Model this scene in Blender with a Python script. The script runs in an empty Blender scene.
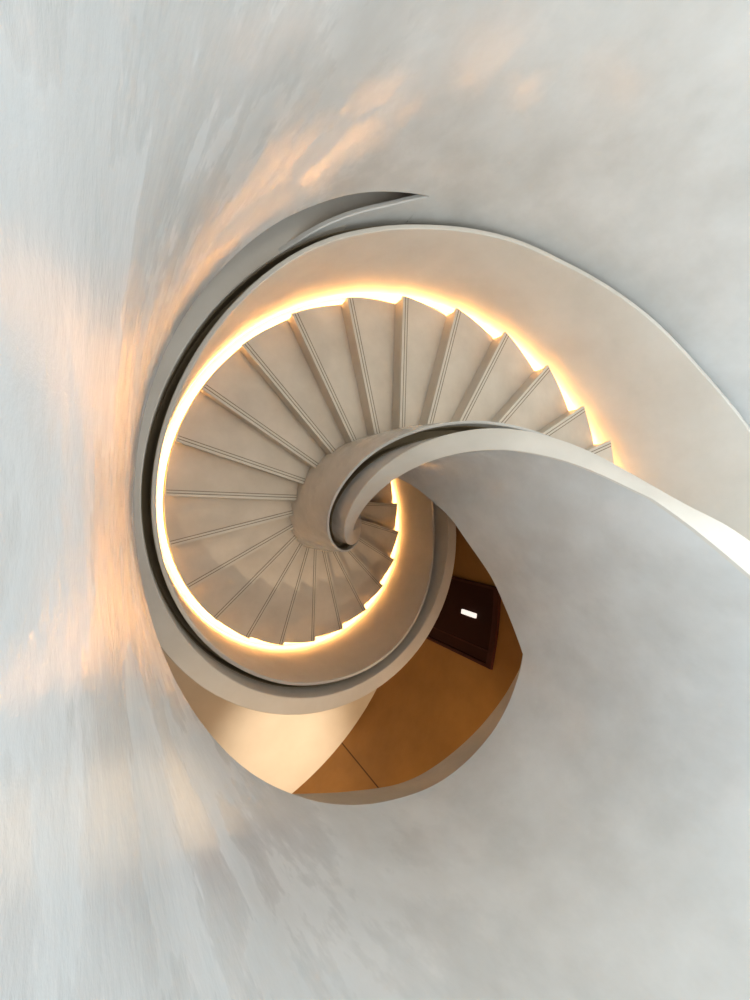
import bpy, bmesh, math
from math import sin, cos, radians, pi
from mathutils import Vector, Matrix

scene = bpy.context.scene
col = scene.collection

# ------------------------------------------------------------------ layout
# stair axis is the world origin, lower floor z = 0, metres
AX, AY, H = 2.0155, 0.0134, 6.82          # axis seen from the viewpoint, eye height
DA = radians(15.0)                        # one step = 15 degrees
A0 = radians(13.2)
RISE = 0.17
Z0 = H - 2.3957                           # top of step number 0
KT = -A0 / DA                             # station where the circular flight turns straight
LAND = -6                                 # landing level station
R_TREAD, R_FACE, R_IN = 1.860, 1.948, 0.640


def lerp_table(tab, x):
    if x <= tab[0][0]:
        return tab[0][1]
    for (x0, y0), (x1, y1) in zip(tab, tab[1:]):
        if x <= x1:
            t = (x - x0) / (x1 - x0)
            t = t * t * (3 - 2 * t) if len(tab) < 6 else t
            return y0 + (y1 - y0) * t
    return tab[-1][1]


def smooth_table(tab):
    xs = [p[0] for p in tab]
    def fn(x):
        # catmull-rom through the table
        if x <= xs[0]: return tab[0][1]
        if x >= xs[-1]: return tab[-1][1]
        i = max(j for j in range(len(xs)) if xs[j] <= x)
        i = min(i, len(xs) - 2)
        x0, x1 = xs[i], xs[i + 1]
        y0, y1 = tab[i][1], tab[i + 1][1]
        m0 = (tab[i + 1][1] - tab[max(i - 1, 0)][1]) / (xs[i + 1] - xs[max(i - 1, 0)])
        m1 = (tab[min(i + 2, len(xs) - 1)][1] - tab[i][1]) / (xs[min(i + 2, len(xs) - 1)] - xs[i])
        h = x1 - x0; t = (x - x0) / h
        return ((2*t**3 - 3*t*t + 1) * y0 + (t**3 - 2*t*t + t) * h * m0 +
                (-2*t**3 + 3*t*t) * y1 + (t**3 - t*t) * h * m1)
    return fn


def ang(k):
    return A0 + DA * k


def zt(k):
    return Z0 - RISE * k


# plan of the well wall where it leaves the stair and swings round the landing
CT = [(2.351, .12), (2.351, .0134), (2.38, -.14), (2.50, -.38), (2.65, -.65), (2.78, -.95), (2.82, -1.28),
      (2.66, -1.60), (2.35, -1.83), (1.92, -1.985), (1.48, -1.98), (1.1447, -1.855)]
CT = [Vector((x - AX, y - AY)) for x, y in CT]


def crpath(P, n):
    out = []
    for i in range(1, len(P) - 2):
        p0, p1, p2, p3 = P[i - 1:i + 3]
        for j in range(n):
            t = j / n
            out.append(.5 * ((2 * p1) + (p2 - p0) * t + (2 * p0 - 5 * p1 + 4 * p2 - p3) * t * t
                             + (3 * p1 - p0 - 3 * p2 + p3) * t ** 3))
    out.append(P[-2].copy())
    return out


def full_plan():
    W = crpath(CT, 24)
    a0 = math.atan2(W[-1].y, W[-1].x); r0 = W[-1].length; a1 = radians(97) - 2 * pi
    N = 120
    for i in range(1, N + 1):
        a = a0 + (a1 - a0) * i / N
        r = r0 + (2.066 - r0) * min(1, i / 18) - .019 * max(0, min(1, (i - 100) / 17))
        W.append(Vector((r * cos(a), r * sin(a))))
    # even 2 cm spacing, then smooth out the joints between the arcs
    S = [0]
    for p, q in zip(W, W[1:]):
        S.append(S[-1] + (q - p).length)
    m = int(round(S[-1] / .02)); Q = []; j = 0
    for i in range(m + 1):
        t = S[-1] * i / m
        while j < len(S) - 2 and S[j + 1] < t: j += 1
        f = (t - S[j]) / (S[j + 1] - S[j])
        Q.append(W[j].lerp(W[j + 1], min(1, max(0, f))))
    for _ in range(3):
        Q2 = []
        for i in range(len(Q)):
            w = min(8, i, len(Q) - 1 - i)
            v = Vector((0, 0))
            for p in Q[i - w:i + w + 1]: v += p
            Q2.append(v / (2 * w + 1))
        Q = Q2
    return Q


WPATH = full_plan()
NCORNER = 70                                    # first part belongs to the stair, the rest to the room


def wplan(k):
    """point and outward (stair side) normal on the well edge for k < KT"""
    u = KT - k; U = KT - LAND
    c = (-WPATH[NCORNER].y - .13 * U) / (U * U)         # the going widens as the flight straightens
    y = -(.13 * u + c * u * u)
    i = 0
    while i < NCORNER - 1 and WPATH[i + 1].y > y:
        i += 1
    a, b = WPATH[i], WPATH[i + 1]
    t = (y - a.y) / (b.y - a.y) if abs(b.y - a.y) > 1e-9 else 0
    p = a.lerp(b, t)
    j0, j1 = max(i - 3, 0), min(i + 4, len(WPATH) - 1)
    d = (WPATH[j1] - WPATH[j0]).normalized()
    nn = Vector((-d.y, d.x)); f = min(1, u / 1.6); f = f * f * (3 - 2 * f)
    return p, (Vector((1, 0)) * (1 - f) + nn * f).normalized()


def P(k, r):
    """plan position of station k at radius r"""
    if k >= KT:
        a = ang(k)
        rr = r
        if r > 1.2 and k < 1:
            rr = r
        return Vector((rr * cos(a), rr * sin(a)))
    p, n = wplan(k)
    if r < 1.2:
        return p + n * (r - .3355)
    u = KT - k
    return Vector((r + (p.x - .3355) * 0.8, -(.50 * u - .03 * u * u)))   # outer side keeps its wider going


# ------------------------------------------------------------------ materials
def nodes(name):
    m = bpy.data.materials.new(name)
    m.use_nodes = True
    return m, m.node_tree.nodes, m.node_tree.links, m.node_tree.nodes['Principled BSDF']


def plaster(name, ca, cb, rough, bump, scale=1.6, spec=.5, streak=(1, 1, 1), patch=None):
    m, N, L, B = nodes(name)
    tc = N.new('ShaderNodeTexCoord')
    mp = N.new('ShaderNodeMapping'); mp.inputs['Scale'].default_value = streak
    L.new(tc.outputs['Object'], mp.inputs['Vector'])
    n1 = N.new('ShaderNodeTexNoise'); n1.inputs['Scale'].default_value = scale
    n1.inputs['Detail'].default_value = 7; n1.inputs['Roughness'].default_value = .6
    L.new(mp.outputs['Vector'], n1.inputs['Vector'])
    cr = N.new('ShaderNodeValToRGB')
    cr.color_ramp.elements[0].position = .35; cr.color_ramp.elements[0].color = (*ca, 1)
    cr.color_ramp.elements[1].position = .68; cr.color_ramp.elements[1].color = (*cb, 1)
    L.new(n1.outputs['Fac'], cr.inputs['Fac'])
    L.new(cr.outputs['Color'], B.inputs['Base Color'])
    n2 = N.new('ShaderNodeTexNoise'); n2.inputs['Scale'].default_value = scale * 5
    n2.inputs['Detail'].default_value = 8; n2.inputs['Roughness'].default_value = .65
    L.new(mp.outputs['Vector'], n2.inputs['Vector'])
    bp = N.new('ShaderNodeBump'); bp.inputs['Strength'].default_value = bump
    bp.inputs['Distance'].default_value = .02
    L.new(n2.outputs['Fac'], bp.inputs['Height'])
    L.new(bp.outputs['Normal'], B.inputs['Normal'])
    rr = N.new('ShaderNodeMapRange')
    if patch:                       # hand-burnished: shiny and matt patches
        n3 = N.new('ShaderNodeTexNoise'); n3.inputs['Scale'].default_value = patch[2]
        n3.inputs['Detail'].default_value = 4; n3.inputs['Roughness'].default_value = .55
        L.new(tc.outputs['Object'], n3.inputs['Vector'])
        rr.inputs['From Min'].default_value = .36; rr.inputs['From Max'].default_value = .66
        rr.inputs['To Min'].default_value = patch[0]; rr.inputs['To Max'].default_value = patch[1]
        L.new(n3.outputs['Fac'], rr.inputs['Value'])
        n4 = N.new('ShaderNodeTexNoise'); n4.inputs['Scale'].default_value = patch[3]
        n4.inputs['Detail'].default_value = 5; n4.inputs['Roughness'].default_value = .6
        L.new(tc.outputs['Object'], n4.inputs['Vector'])
        sr = N.new('ShaderNodeMapRange')
        sr.inputs['From Min'].default_value = .47; sr.inputs['From Max'].default_value = .60
        sr.inputs['To Min'].default_value = .015; sr.inputs['To Max'].default_value = spec
        L.new(n4.outputs['Fac'], sr.inputs['Value'])
    else:
        rr.inputs['To Min'].default_value = rough * .8; rr.inputs['To Max'].default_value = rough * 1.25
        L.new(n2.outputs['Fac'], rr.inputs['Value'])
    L.new(rr.outputs['Result'], B.inputs['Roughness'])
    B.inputs['Specular IOR Level'].default_value = spec
    if patch: L.new(sr.outputs['Result'], B.inputs['Specular IOR Level'])
    return m


def plain(name, c, rough=.5, spec=.5, metal=0):
    m, N, L, B = nodes(name)
    tc = N.new('ShaderNodeTexCoord')
    n1 = N.new('ShaderNodeTexNoise'); n1.inputs['Scale'].default_value = 6
    n1.inputs['Detail'].default_value = 4
    L.new(tc.outputs['Object'], n1.inputs['Vector'])
    cr = N.new('ShaderNodeValToRGB')
    cr.color_ramp.elements[0].color = (*[x * .9 for x in c], 1)
    cr.color_ramp.elements[1].color = (*[min(1, x * 1.08) for x in c], 1)
    L.new(n1.outputs['Fac'], cr.inputs['Fac'])
    L.new(cr.outputs['Color'], B.inputs['Base Color'])
    B.inputs['Roughness'].default_value = rough
    B.inputs['Specular IOR Level'].default_value = spec
    B.inputs['Metallic'].default_value = metal
    return m


def emit(name, c, s):
    m, N, L, B = nodes(name)
    B.inputs['Base Color'].default_value = (*c, 1)
    B.inputs['Emission Color'].default_value = (*c, 1)
    B.inputs['Emission Strength'].default_value = s
    return m


M_WALL = plaster('polished_plaster', (.60, .585, .555), (.72, .71, .685), .06, .12, 1.5, .40, patch=(.03, .14, 5.0, 2.4))
M_BAL = plaster('balustrade_plaster', (.66, .615, .545), (.75, .705, .635), .42, .12, 1.8)
M_STONE = plaster('tread_stone', (.61, .54, .455), (.73, .655, .56), .48, .05, 2.2, .3)
M_NOSE = plain('nosing_stone', (.66, .60, .51), .4)
M_GRIP = plain('grip_groove', (.26, .21, .15), .7)
M_LED = emit('warm_led', (1.0, .54, .19), 42.0)
M_HALL = plaster('amber_plaster', (.33, .155, .03), (.43, .205, .042), .6, .05, 1.2)
M_FLOOR = plaster('pale_floor', (.66, .58, .47), (.74, .66, .55), .45, .03, 1.0)
M_DOOR = plain('dark_door', (.035, .007, .004), .6, .15)
M_FRAME = plain('door_frame', (.06, .013, .008), .5, .2)
M_LIT = emit('lit_panel', (1.0, .93, .86), .9)
M_RIM_SHADE = plaster('rim_shade_plaster', (.40, .345, .265), (.47, .41, .32), .5, .1, 3)  # plaster darkened to carry the shade on the underside of the rim
M_CHANNEL_SHADE = plain('channel_shade', (.30, .245, .16), .5, .3)  # dark colour standing in for shade inside the handrail grooves
M_CEIL = plain('ceiling_plaster', (.62, .5, .36), .7)
M_LAMP = emit('lamp_glass', (1.0, .8, .55), 6)
M_METAL = plain('brushed_metal', (.55, .53, .5), .35, .5, 1)
M_GAP = plain('wall_joint', (.10, .045, .012), .8)


# ------------------------------------------------------------------ helpers
def obj(name, verts, faces, mat, parent=None, sharp=35):
    me = bpy.data.meshes.new(name)
    me.from_pydata([tuple(v) for v in verts], [], faces)
    bm = bmesh.new(); bm.from_mesh(me)
    bmesh.ops.remove_doubles(bm, verts=bm.verts, dist=1e-5)
    bmesh.ops.recalc_face_normals(bm, faces=bm.faces)
    bm.to_mesh(me); bm.free()
    me.shade_smooth()
    me.set_sharp_from_angle(angle=radians(sharp))
    me.materials.append(mat)
    o = bpy.data.objects.new(name, me)
    col.objects.link(o)
    if parent:
        o.parent = parent
    return o


def tag(o, label=None, cat=None, group=None, kind=None):
    if label: o['label'] = label
    if cat: o['category'] = cat
    if group: o['group'] = group
    if kind: o['kind'] = kind
    return o


def sweep(stations, closed=True, caps=True):
    """stations: list of rings of 3D points -> verts, faces"""
    n = len(stations[0]); V = []; F = []
    for ring in stations:
        V += ring
    rng = range(n) if closed else range(n - 1)
    for i in range(len(stations) - 1):
        for j in rng:
            j2 = (j + 1) % n
            F.append((i * n + j, i * n + j2, (i + 1) * n + j2, (i + 1) * n + j))
    if closed and caps:
        F.append(tuple(range(n)))
        F.append(tuple(reversed(range((len(stations) - 1) * n, len(stations) * n))))
    return V, F


def frange(a, b, step):
    n = max(1, int(round((b - a) / step)))
    return [a + (b - a) * i / n for i in range(n + 1)]


def helix_sweep(k0, k1, prof, step=.2):
    """prof(k) -> list of (r, z absolute)"""
    out = []
    ks = frange(k0, k1, step)
    ks = ks[:1] + [k0 + .004] + ks[1:]
    for k in ks:
        ring = []
        for r, z in prof(k):
            p = P(k, r)
            ring.append(Vector((p.x, p.y, max(z, 0.002))))
        out.append(ring)
    return sweep(out)


def slab(pts, z0, z1):
    n = len(pts)
    V = [Vector((p[0], p[1], z0)) for p in pts] + [Vector((p[0], p[1], z1)) for p in pts]
    F = [tuple(range(n))[::-1], tuple(range(n, 2 * n))]
    F += [(i, (i + 1) % n, n + (i + 1) % n, n + i) for i in range(n)]
    return V, F


# ------------------------------------------------------------------ stair heights
H_LIP = smooth_table([(-6, 1.05), (-1, 1.03), (.1, 1.01), (1.15, .955), (2.1, .93), (3, .895), (3.6, .875), (4.3, .885), (5, .885),
                      (5.6, .89), (6.0, .91), (6.5, .945), (7.05, 1.0), (7.65, 1.035), (8.2, 1.03), (9, 1.0), (10, .96),
                      (11.5, .94), (13, .93), (14, .92), (14.6, .92), (15.6, .97), (16.4, .985), (17.4, 1.03), (18.4, 1.05),
                      (19.3, 1.025), (20.3, .965), (21.3, .895), (22.2, .86), (23, .89), (26, .92), (31, .92)])
H_CAP = smooth_table([(-6, .9), (5.4, .90), (6.2, .92), (7.5, .94), (8.2, .95), (9.5, 1.02), (11, 1.10), (12, 1.12), (31, 1.12)])
H_WELL = smooth_table([(-6, 1.14), (-5, 1.08), (-4, 1.03), (-2.85, 1.011), (-1.4, .998), (-.6, .995), (0, 1.0), (1, 1.02), (2, 1.04),
                       (3, 1.055), (4.5, 1.10), (6, 1.12), (31, 1.12)])
H_ILIP = smooth_table([(-6, 1.0), (-2, .92), (1, .86), (5, .87), (8, .84), (10, .86), (12, .87), (14, .92), (16, .97), (18, .99), (31, .99)])
# underside of the well wall (absolute z) along the stair
Z_BOTY = smooth_table([(-1.303, H - 2.529), (-1.136, H - 2.624), (-.932, H - 2.698), (-.653, H - 2.758), (-.395, H - 2.865), (-.195, H - 2.971),
                       (-.089, H - 3.077), (0, H - 3.22)])


def zbot(k):
    if k < KT:
        return Z_BOTY(wplan(k)[0].y)
    f = min(1, (k - KT) / 2.5)
    return (zt(k) - .974) * (1 - f) + (zt(k) - .95) * f


KEND = 26.0

root = bpy.data.objects.new('spiral_staircase', None)
col.objects.link(root)
tag(root, 'cream plaster spiral staircase winding down to the lower floor with glowing edge', 'staircase')

# ---- steps
def step_mesh(k):
    za, zb = zt(k), zt(k) - RISE - .03
    ka = k - 1.0
    n = 6
    top_i, top_o = [], []
    for i in range(n + 1):
        kk = ka + (k - ka) * i / n
        kko = kk
        if k == 0: kko = kk + .24 * i / n
        if k == 1: kko = kk + .24 * (1 - i / n)
        top_i.append(P(kk, R_IN - .03)); top_o.append(P(kko, R_TREAD))
    ring = top_i + top_o[::-1]
    zb = max(zb, 0.0)
    return slab(ring, zb, za), top_i[-1], top_o[-1]


def bar(p0, p1, off0, off1, z0, z1):
    """box along p0->p1, offset sideways off0..off1 towards the lower side"""
    d = (p1 - p0).normalized(); nrm = Vector((-d.y, d.x))
    pts = [p0 + nrm * off0, p1 + nrm * off0, p1 + nrm * off1, p0 + nrm * off1]
    return slab(pts, z0, z1)


for k in range(LAND + 1, 26):
    (V, F), pi_, po = step_mesh(k)
    s = obj('step', V, F, M_STONE, root)
    d = (po - pi_).normalized()
    z = zt(k)
    a_in, a_out = pi_ + d * .02, po - d * .001
    V, F = bar(a_in, a_out, -.030, .018, z - .030, z + .003)
    obj('nosing', V, F, M_NOSE, s)
    V, F = bar(a_in, a_out - d * .01, -.012, -.004, z + .003, z + .0045)
    obj('grip_strip', V, F, M_GRIP, s)
    V, F = bar(a_in, a_out - d * .01, -.038, -.030, z, z + .0035)
    obj('grip_strip', V, F, M_GRIP, s)

# ---- soffit body carrying the steps
V, F = helix_sweep(LAND, KEND - 1.6, lambda k: [(.36, max(zt(k) - .93, 0)), (1.96, max(zt(k) - .50, 0)), (1.96, max(zt(k) - .42, 0.01)), (.60, max(zt(k) - .42, .01))])
obj('soffit', V, F, M_BAL, root)

# ---- outer balustrade
R_LIP2, R_CH = 1.980, 2.042
CH_D = .30
RC = smooth_table([(-6, 2.056), (5.8, 2.056), (6.8, 2.044), (31, 2.042)])
RO = smooth_table([(-6, 2.10), (4.6, 2.12), (5.4, 2.42), (7, 2.45), (9.5, 2.36), (12.5, 2.215), (14, 2.205), (31, 2.2)])


def prof_outer(k):
    z = zt(k); hl = H_LIP(k); hc = H_CAP(k)
    if k < 5.4:
        ro = RO(k)
    else:
        ro = RO(k)
    return [(R_FACE, max(z - .5, 0)), (R_FACE, z + hl - .006), (R_FACE + .006, z + hl), (R_LIP2 - .004, z + hl), (R_LIP2, z + hl - .004),
            (R_LIP2, z + hl - CH_D), (RC(k), z + hl - CH_D), (RC(k), z + hc - .03),
            (ro, z + hc - .03), (ro, max(z - .5, 0))]


ob = obj('outer_balustrade', *helix_sweep(LAND, KEND, prof_outer), M_BAL, root)


def prof_coping(k):
    z = zt(k); hc = H_CAP(k)
    if k < 5.4:
        ro = RO(k)
    else:
        ro = RO(k)
    return [(RC(k), z + hc - .03), (RC(k), z + hc - .006), (RC(k) + .006, z + hc), (ro - .006, z + hc), (ro, z + hc - .006), (ro, z + hc - .03)]


obj('coping', *helix_sweep(5.7, KEND, prof_coping), M_BAL, ob)



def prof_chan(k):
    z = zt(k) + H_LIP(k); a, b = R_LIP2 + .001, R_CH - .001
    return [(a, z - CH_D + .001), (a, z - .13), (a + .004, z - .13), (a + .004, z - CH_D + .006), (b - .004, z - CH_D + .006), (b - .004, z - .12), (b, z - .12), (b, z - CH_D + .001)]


obj('channel_shade_liner', *helix_sweep(LAND, KEND, prof_chan), M_CHANNEL_SHADE, ob)  # added dark liner, paints the shade in the outer groove

# upstand fillet between coping and the well wall, dying away downhill
Z_FASCIA = H - 2.28
UP = smooth_table([(5.2, .28), (5.8, .19), (6.23, .12), (6.73, .10), (7.1, .07), (7.45, .012), (7.6, .003)])


def prof_up(k):
    z = zt(k); b = z + H_CAP(k) - .002
    t = min(b + UP(k), Z_FASCIA + .03)
    return [(2.0444, b - .25), (2.0444, max(t - .006, b + .001)), (2.052, max(t, b + .002)), (2.075, max(t - .004, b + .001)), (2.08, b - .25)]


obj('upstand', *helix_sweep(5.79, 7.6, prof_up, .1), M_WALL, ob)

# ---- led strip in the gap between steps and outer balustrade
def prof_cove(k):
    z = zt(k) - .245
    return [(1.845, z - .02), (1.845, z + .052), (1.8745, z + .052), (1.8745, z + .047), (1.863, z + .047), (1.863, z), (R_FACE + .002, z), (R_FACE + .002, z - .02)]


cove = obj('light_cove', *helix_sweep(-1.6, 25.2, prof_cove), M_BAL, root)


def prof_led(k):
    z = zt(k) - .245
    return [(1.8635, z + .006), (1.8635, z + .044), (1.8695, z + .044), (1.8695, z + .006)]


obj('light_strip', *helix_sweep(-1.6, 25.2, prof_led), M_LED, cove)

# ---- inner balustrade
I_LIP, I_LIP2, I_CH, I_WELL = .572, .552, .482, .3355


def prof_inner(k):
    z = zt(k); hl = H_ILIP(k); hw = H_WELL(k); b = max(zbot(k), 0)
    return [(R_IN, max(z - .5, 0)), (R_IN - .02, z + hl * .5), (I_LIP + .002, z + hl - .006), (I_LIP - .004, z + hl), (I_LIP2 + .004, z + hl), (I_LIP2, z + hl - .004),
            (I_LIP2, z + hl - .30), (I_CH, z + hl - .30), (I_CH, z + hw - .03),
            (I_WELL, z + hw - .03), (I_WELL, b), (I_WELL + .05, b)]


ib = obj('inner_balustrade', *helix_sweep(LAND, KEND, prof_inner, .125), M_WALL, root)


TILT = smooth_table([(-6, 0), (-4.5, .02), (-2.6, .045), (-1.4, .05), (-.5, .03), (.5, .01), (2, 0), (31, 0)])


def prof_icop(k):
    z = zt(k); hw = H_WELL(k)
    e = TILT(k)
    return [(I_CH, z + hw - .03), (I_CH, z + hw + e - .008), (I_CH - .008, z + hw + e), (I_WELL + .006, z + hw), (I_WELL, z + hw - .006), (I_WELL, z + hw - .03)]


obj('coping', *helix_sweep(LAND, KEND, prof_icop, .125), M_BAL, ib)



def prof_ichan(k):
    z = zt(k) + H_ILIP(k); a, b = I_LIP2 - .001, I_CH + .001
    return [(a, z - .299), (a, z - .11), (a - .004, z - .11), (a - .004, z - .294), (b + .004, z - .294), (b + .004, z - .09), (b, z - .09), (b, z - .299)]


obj('channel_shade_liner', *helix_sweep(LAND, KEND, prof_ichan, .125), M_CHANNEL_SHADE, ib)  # same painted shade for the inner groove, an added liner

# ------------------------------------------------------------------ well wall (upper shell)
Z_TOP = H - .10
R_W = 2.066
plan = []            # (x, y, z bottom, rim height)
zbf = smooth_table([(70, H - 2.529), (81, H - 2.527), (90, H - 2.508), (106, H - 2.465), (129, H - 2.422), (152, H - 2.39), (163, H - 2.352),
                    (174, H - 2.305), (186, H - 2.251), (198, H - 2.20), (208, H - 2.15), (220, H - 2.10), (240, H - 2.06), (258, H - 2.06), (300, H - 2.2),
                    (345, H - 2.33), (370, H - 2.31), (386, H - 2.307), (397, H - 2.292), (408, H - 2.281), (440, H - 2.278)])
rmf = smooth_table([(70, .06), (76, .085), (87, .14), (101, .20), (121, .245), (142, .262), (153, .285), (162, .30), (176, .285), (185, .25),
                    (191, .21), (200, .10), (208, .03), (440, .03)])
for i in range(NCORNER, len(WPATH)):
    p = WPATH[i]
    kk = (math.atan2(p.y, p.x) - A0) / DA
    plan.append((p.x, p.y, zt(kk) + H_CAP(kk) - .12 if i >= 432 else zbf(i), rmf(i)))
    if i == NCORNER:                     # tight first ring keeps the shading continuous with the stair wall
        q_ = p.lerp(WPATH[i + 1], .04)
        plan.append((q_.x, q_.y, zbf(i), rmf(i)))
# along the upper flight, down to the balustrade channel
for k in frange((radians(97) - A0) / DA, LAND, .25)[1:] if False else [ (radians(97) - A0) / DA - .2 * i for i in range(1, 200)]:
    if k < LAND: break
    p = P(k, R_W - .0217)
    plan.append((p.x, p.y, zt(k) + H_CAP(k) - .12, .0))

def offs(plan, d):
    out = []
    m = len(plan)
    for i in range(m):
        a = plan[max(i - 1, 0)]; b = plan[min(i + 1, m - 1)]
        dx, dy = b[0] - a[0], b[1] - a[1]; l = math.hypot(dx, dy) or 1
        # walking clockwise seen from above, the outside is on the left
        out.append((plan[i][0] - dy / l * d * -1 * -1, plan[i][1] + dx / l * d))
    return out

NR = len(WPATH) - NCORNER + 1
o1 = offs(plan, .15); orim = [(x, y) for x, y in offs(plan, .10)]
rings = []
for (x, y, zb, rm), (xo, yo) in zip(plan, o1):
    rings.append([Vector((x, y, zb)), Vector((x, y, zb + .5 * (Z_TOP - zb))), Vector((x, y, Z_TOP - .012)), Vector((x + (xo - x) * .08, y + (yo - y) * .08, Z_TOP)),
                  Vector((xo, yo, Z_TOP)), Vector((xo, yo, zb))])
V, F = sweep(rings)
# splayed lower rim of the well edge, its shade put into the plaster colour
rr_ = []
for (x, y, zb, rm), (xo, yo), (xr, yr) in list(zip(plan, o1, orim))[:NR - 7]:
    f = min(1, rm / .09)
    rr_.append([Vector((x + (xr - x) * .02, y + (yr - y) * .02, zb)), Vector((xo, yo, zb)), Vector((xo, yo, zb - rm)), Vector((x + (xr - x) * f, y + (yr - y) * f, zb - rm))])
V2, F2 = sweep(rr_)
tag(obj('trim_2', V2, F2, M_RIM_SHADE, None, 30), kind='structure')
tag(obj('wall_well', V, F, M_WALL, None, 30), kind='structure')

# ------------------------------------------------------------------ upper landing floor with the well cut out of it
Z_LAND = zt(LAND)
# outer outline of the hole = shell outer faces; the flight enters through y = corner, between shell ends
hole = [Vector((x, y)) for x, y in o1[2:]]
big = 7.0
def ring_floor(name, z0, z1, mat):
    V, F = [], []
    m = len(hole)
    outer = []
    # square outer boundary, same direction
    for p in hole:
        d = p - Vector((0.1, -.3))
        s = big / max(abs(d.x), abs(d.y))
        outer.append(Vector((.1, -.3)) + d * s)
    for z in (z0, z1):
        V += [Vector((p.x, p.y, z)) for p in hole] + [Vector((p.x, p.y, z)) for p in outer]
    t = 2 * m
    for i in range(m - 1):
        j = i + 1
        F.append((i, j, m + j, m + i)); F.append((t + i, t + m + i, t + m + j, t + j))
        F.append((i, t + i, t + j, j)); F.append((m + i, m + j, t + m + j, t + m + i))
    # bridge the gap at the flight entrance
    i, j = m - 1, 0
    F.append((i, j, m + j, m + i)); F.append((t + i, t + m + i, t + m + j, t + j)); F.append((i, t + i, t + j, j))
    F.append((m + i, m + j, t + m + j, t + m + i))
    o = obj(name, V, F, mat)
    tag(o, kind='structure')
    return o

ring_floor('floor_upper', Z_LAND - .12, Z_LAND, M_FLOOR)

# ------------------------------------------------------------------ lower hall
HC = Vector((.3865 - AX, -1.1987 - AY)); HR = 4.039
hall = [(HC.x + HR * cos(radians(a)), HC.y + HR * sin(radians(a))) for a in [5 - 95 * i / 80 for i in range(81)]]
hall = [(hall[0][0] + .02, 4.2)] + [(hall[0][0] + .005, 1.0)] + hall + [(-4.6, hall[-1][1]), (-4.6, 4.2)]
Z_CEIL = H - 2.75 + .3
def wall_strip(pts, z0, z1, th):
    V = []; F = []; m = len(pts)
    for i in range(m):
        a = pts[i - 1] if i else pts[-1]; b = pts[(i + 1) % m]
        dx, dy = b[0] - a[0], b[1] - a[1]; l = math.hypot(dx, dy)
        ox, oy = -dy / l * th, dx / l * th
        x, y = pts[i]
        V += [Vector((x, y, z0)), Vector((x, y, z1)), Vector((x + ox, y + oy, z1)), Vector((x + ox, y + oy, z0))]
    for i in range(m):
        j = (i + 1) % m
        for q in range(4):
            q2 = (q + 1) % 4
            F.append((i * 4 + q, i * 4 + q2, j * 4 + q2, j * 4 + q))
    return V, F

Z_HC = Z_LAND - .12
V, F = wall_strip(hall, 0, Z_HC, .2)
tag(obj('wall_lower', V, F, M_HALL, None, 30), kind='structure')
V, F = slab([(-5.2, -5.6), (3.2, -5.6), (3.2, 4.6), (-5.2, 4.6)], -.2, 0)
tag(obj('floor_lower', V, F, M_FLOOR), kind='structure')

def hallp(a, d=0):
    return Vector((HC.x + (HR - d) * cos(radians(a)), HC.y + (HR - d) * sin(radians(a))))

def curved_panel(a0, a1, z0, z1, d0, d1, m=10):
    rings = []
    for i in range(m + 1):
        a = a0 + (a1 - a0) * i / m
        p, q = hallp(a, d0), hallp(a, d1)
        rings.append([Vector((p.x, p.y, z0)), Vector((p.x, p.y, z1)), Vector((q.x, q.y, z1)), Vector((q.x, q.y, z0))])
    return sweep(rings)

# vertical joint in the amber wall
V, F = curved_panel(-49.0, -48.75, 0.0, Z_HC - .05, -.01, .004, 1)
tag(obj('trim_1', V, F, M_GAP), kind='structure')

# door
DT = H - 4.40
door = obj('door_1', *curved_panel(-15.9, -.9, 0.0, DT - .10, -.02, .025), M_DOOR)
tag(door, kind='structure')
V1, F1 = curved_panel(-16.5, -15.9, 0.0, DT, -.02, .05, 2)
obj('door_jamb', V1, F1, M_FRAME, door)
V1, F1 = curved_panel(-.9, -.3, 0.0, DT, -.02, .05, 2)
obj('door_jamb', V1, F1, M_FRAME, door)
V1, F1 = curved_panel(-15.9, -.9, DT - .10, DT, -.02, .05)
obj('door_head', V1, F1, M_FRAME, door)
V1, F1 = curved_panel(-13.6, -13.3, 0.02, DT - .12, .02, .032, 1)
obj('door_rail', V1, F1, M_FRAME, door)
pl = obj('wall_lamp', *curved_panel(-7.85, -6.9, H - 5.15, H - 4.84, .026, .06, 3), M_LIT)
tag(pl, 'small bright white upright lit panel on the dark door in the hall below', 'lamp')

# hall spots without fixtures: ceiling lamps, then two added fills
def hall_spot(x, y, note, power, size, blend, colr, tilt=None):
    ld = bpy.data.lights.new('hall_spot_beam', 'SPOT'); ld.energy = power; ld.spot_size = radians(size); ld.spot_blend = blend
    ld.color = colr; ld.shadow_soft_size = .03
    lo = bpy.data.objects.new('hall_spot_beam', ld); col.objects.link(lo); lo.location = (x, y, Z_HC - .04)
    if tilt:
        d = Vector(tilt) - lo.location
        lo.rotation_euler = d.to_track_quat('-Z', 'Y').to_euler()

hall_spot(2.03 - AX, -4.05 - AY, 'recessed ceiling lamp above the pale floor beside the curved amber wall', 1000, 30, 1.0, (1, .84, .64))
hall_spot(4.05 - AX, -2.33 - AY, 'recessed ceiling lamp nearest the dark door of the lower hall', 70, 120, 1.0, (1, .70, .42))

hall_spot(3.0 - AX, -2.85 - AY, 'added unseen fill washing the joint in the curved amber wall', 260, 75, .9, (1, .72, .42), (3.55 - AX, -4.0 - AY, 1.0))  # added fill spot, brightens the amber wall
hall_spot(.6 - AX, -3.6 - AY, 'added unseen fill over the pale floor out from under the stair', 230, 130, 1.0, (1, .78, .54))  # added broad fill, lifts the dark part of the floor
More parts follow.
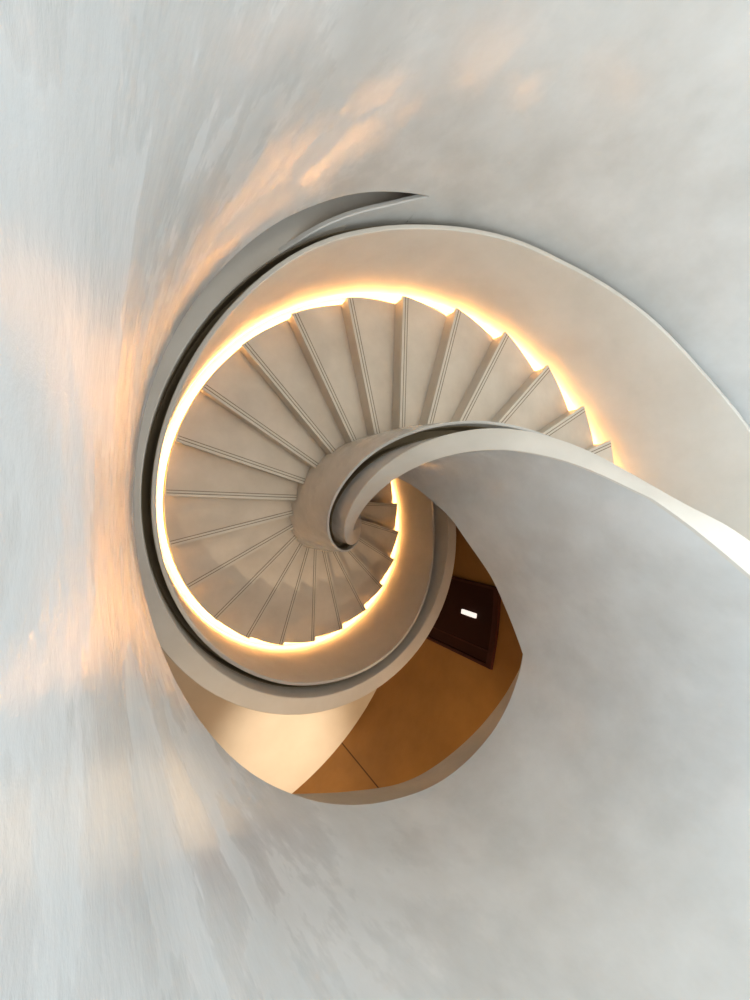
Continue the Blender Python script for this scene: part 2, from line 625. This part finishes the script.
# unseen warm fill light added high above the axis to lift stairs and copings
ld = bpy.data.lights.new('well_fill', 'SPOT'); ld.energy = 600; ld.spot_size = radians(30); ld.spot_blend = .5
ld.color = (1, .90, .76); ld.shadow_soft_size = 1.3
lo = bpy.data.objects.new('well_fill', ld); col.objects.link(lo); lo.location = (0, 0, H + 6.0)

# ------------------------------------------------------------------ daylight of the upper room
w = bpy.data.worlds.new('daylight'); scene.world = w; w.use_nodes = True
bg = w.node_tree.nodes['Background']
wn, wl = w.node_tree.nodes, w.node_tree.links
wtc = wn.new('ShaderNodeTexCoord'); sep = wn.new('ShaderNodeSeparateXYZ')
wl.new(wtc.outputs['Generated'], sep.inputs['Vector'])
wr = wn.new('ShaderNodeValToRGB')           # bright band of daylight, dim overhead
wr.color_ramp.elements[0].position = 0.0; wr.color_ramp.elements[0].color = (.74, .80, .86, 1)
wr.color_ramp.elements[1].position = 1.0; wr.color_ramp.elements[1].color = (.42, .41, .39, 1)
for pos, c in ((.25, (.85, .93, 1, 1)), (.70, (.85, .93, 1, 1)), (.86, (.48, .48, .47, 1))):
    e = wr.color_ramp.elements.new(pos); e.color = c
wl.new(sep.outputs['Z'], wr.inputs['Fac'])
wab = wn.new('ShaderNodeMath'); wab.operation = 'ABSOLUTE'; wl.new(sep.outputs['X'], wab.inputs[0])
wcr = wn.new('ShaderNodeValToRGB')          # cooler sky tint towards both X sides
wcr.color_ramp.elements[0].position = .25; wcr.color_ramp.elements[0].color = (1.0, .97, .90, 1)
wcr.color_ramp.elements[1].position = .75; wcr.color_ramp.elements[1].color = (.91, 1.0, 1.06, 1)
wl.new(wab.outputs[0], wcr.inputs['Fac'])
wmx = wn.new('ShaderNodeMix'); wmx.data_type = 'RGBA'; wmx.blend_type = 'MULTIPLY'; wmx.inputs[0].default_value = 1
wl.new(wr.outputs['Color'], wmx.inputs[6]); wl.new(wcr.outputs['Color'], wmx.inputs[7])
wdr = wn.new('ShaderNodeMapRange')          # sky shaped brighter behind the viewer to lift the wall opposite
wdr.inputs['From Min'].default_value = -.8; wdr.inputs['From Max'].default_value = .8
wdr.inputs['To Min'].default_value = 1.2; wdr.inputs['To Max'].default_value = .74
wl.new(sep.outputs['X'], wdr.inputs['Value'])
wm2 = wn.new('ShaderNodeMix'); wm2.data_type = 'RGBA'; wm2.blend_type = 'MULTIPLY'; wm2.inputs[0].default_value = 1
wl.new(wmx.outputs[2], wm2.inputs[6]); wl.new(wdr.outputs['Result'], wm2.inputs[7])
wl.new(wm2.outputs[2], bg.inputs['Color'])
bg.inputs['Strength'].default_value = 2.5

# ------------------------------------------------------------------ camera
cd = bpy.data.cameras.new('camera'); cd.sensor_fit = 'HORIZONTAL'; cd.sensor_width = 36
cd.lens = 422.34 / 750 * 36; cd.clip_start = .01
cam = bpy.data.objects.new('camera', cd); col.objects.link(cam)
p_, r_ = -.0039, .4981
Rx = Matrix.Rotation(p_, 3, 'X'); Ry = Matrix.Rotation(r_, 3, 'Y')
Mc = (Rx @ Ry).transposed()
cam.matrix_world = Matrix.Translation((-AX, -AY, H)) @ Mc.to_4x4()
scene.camera = cam

vs = scene.view_settings
vs.view_transform = 'Standard'; vs.look = 'None'; vs.gamma = 1; vs.exposure = .07
vs.use_curve_mapping = False
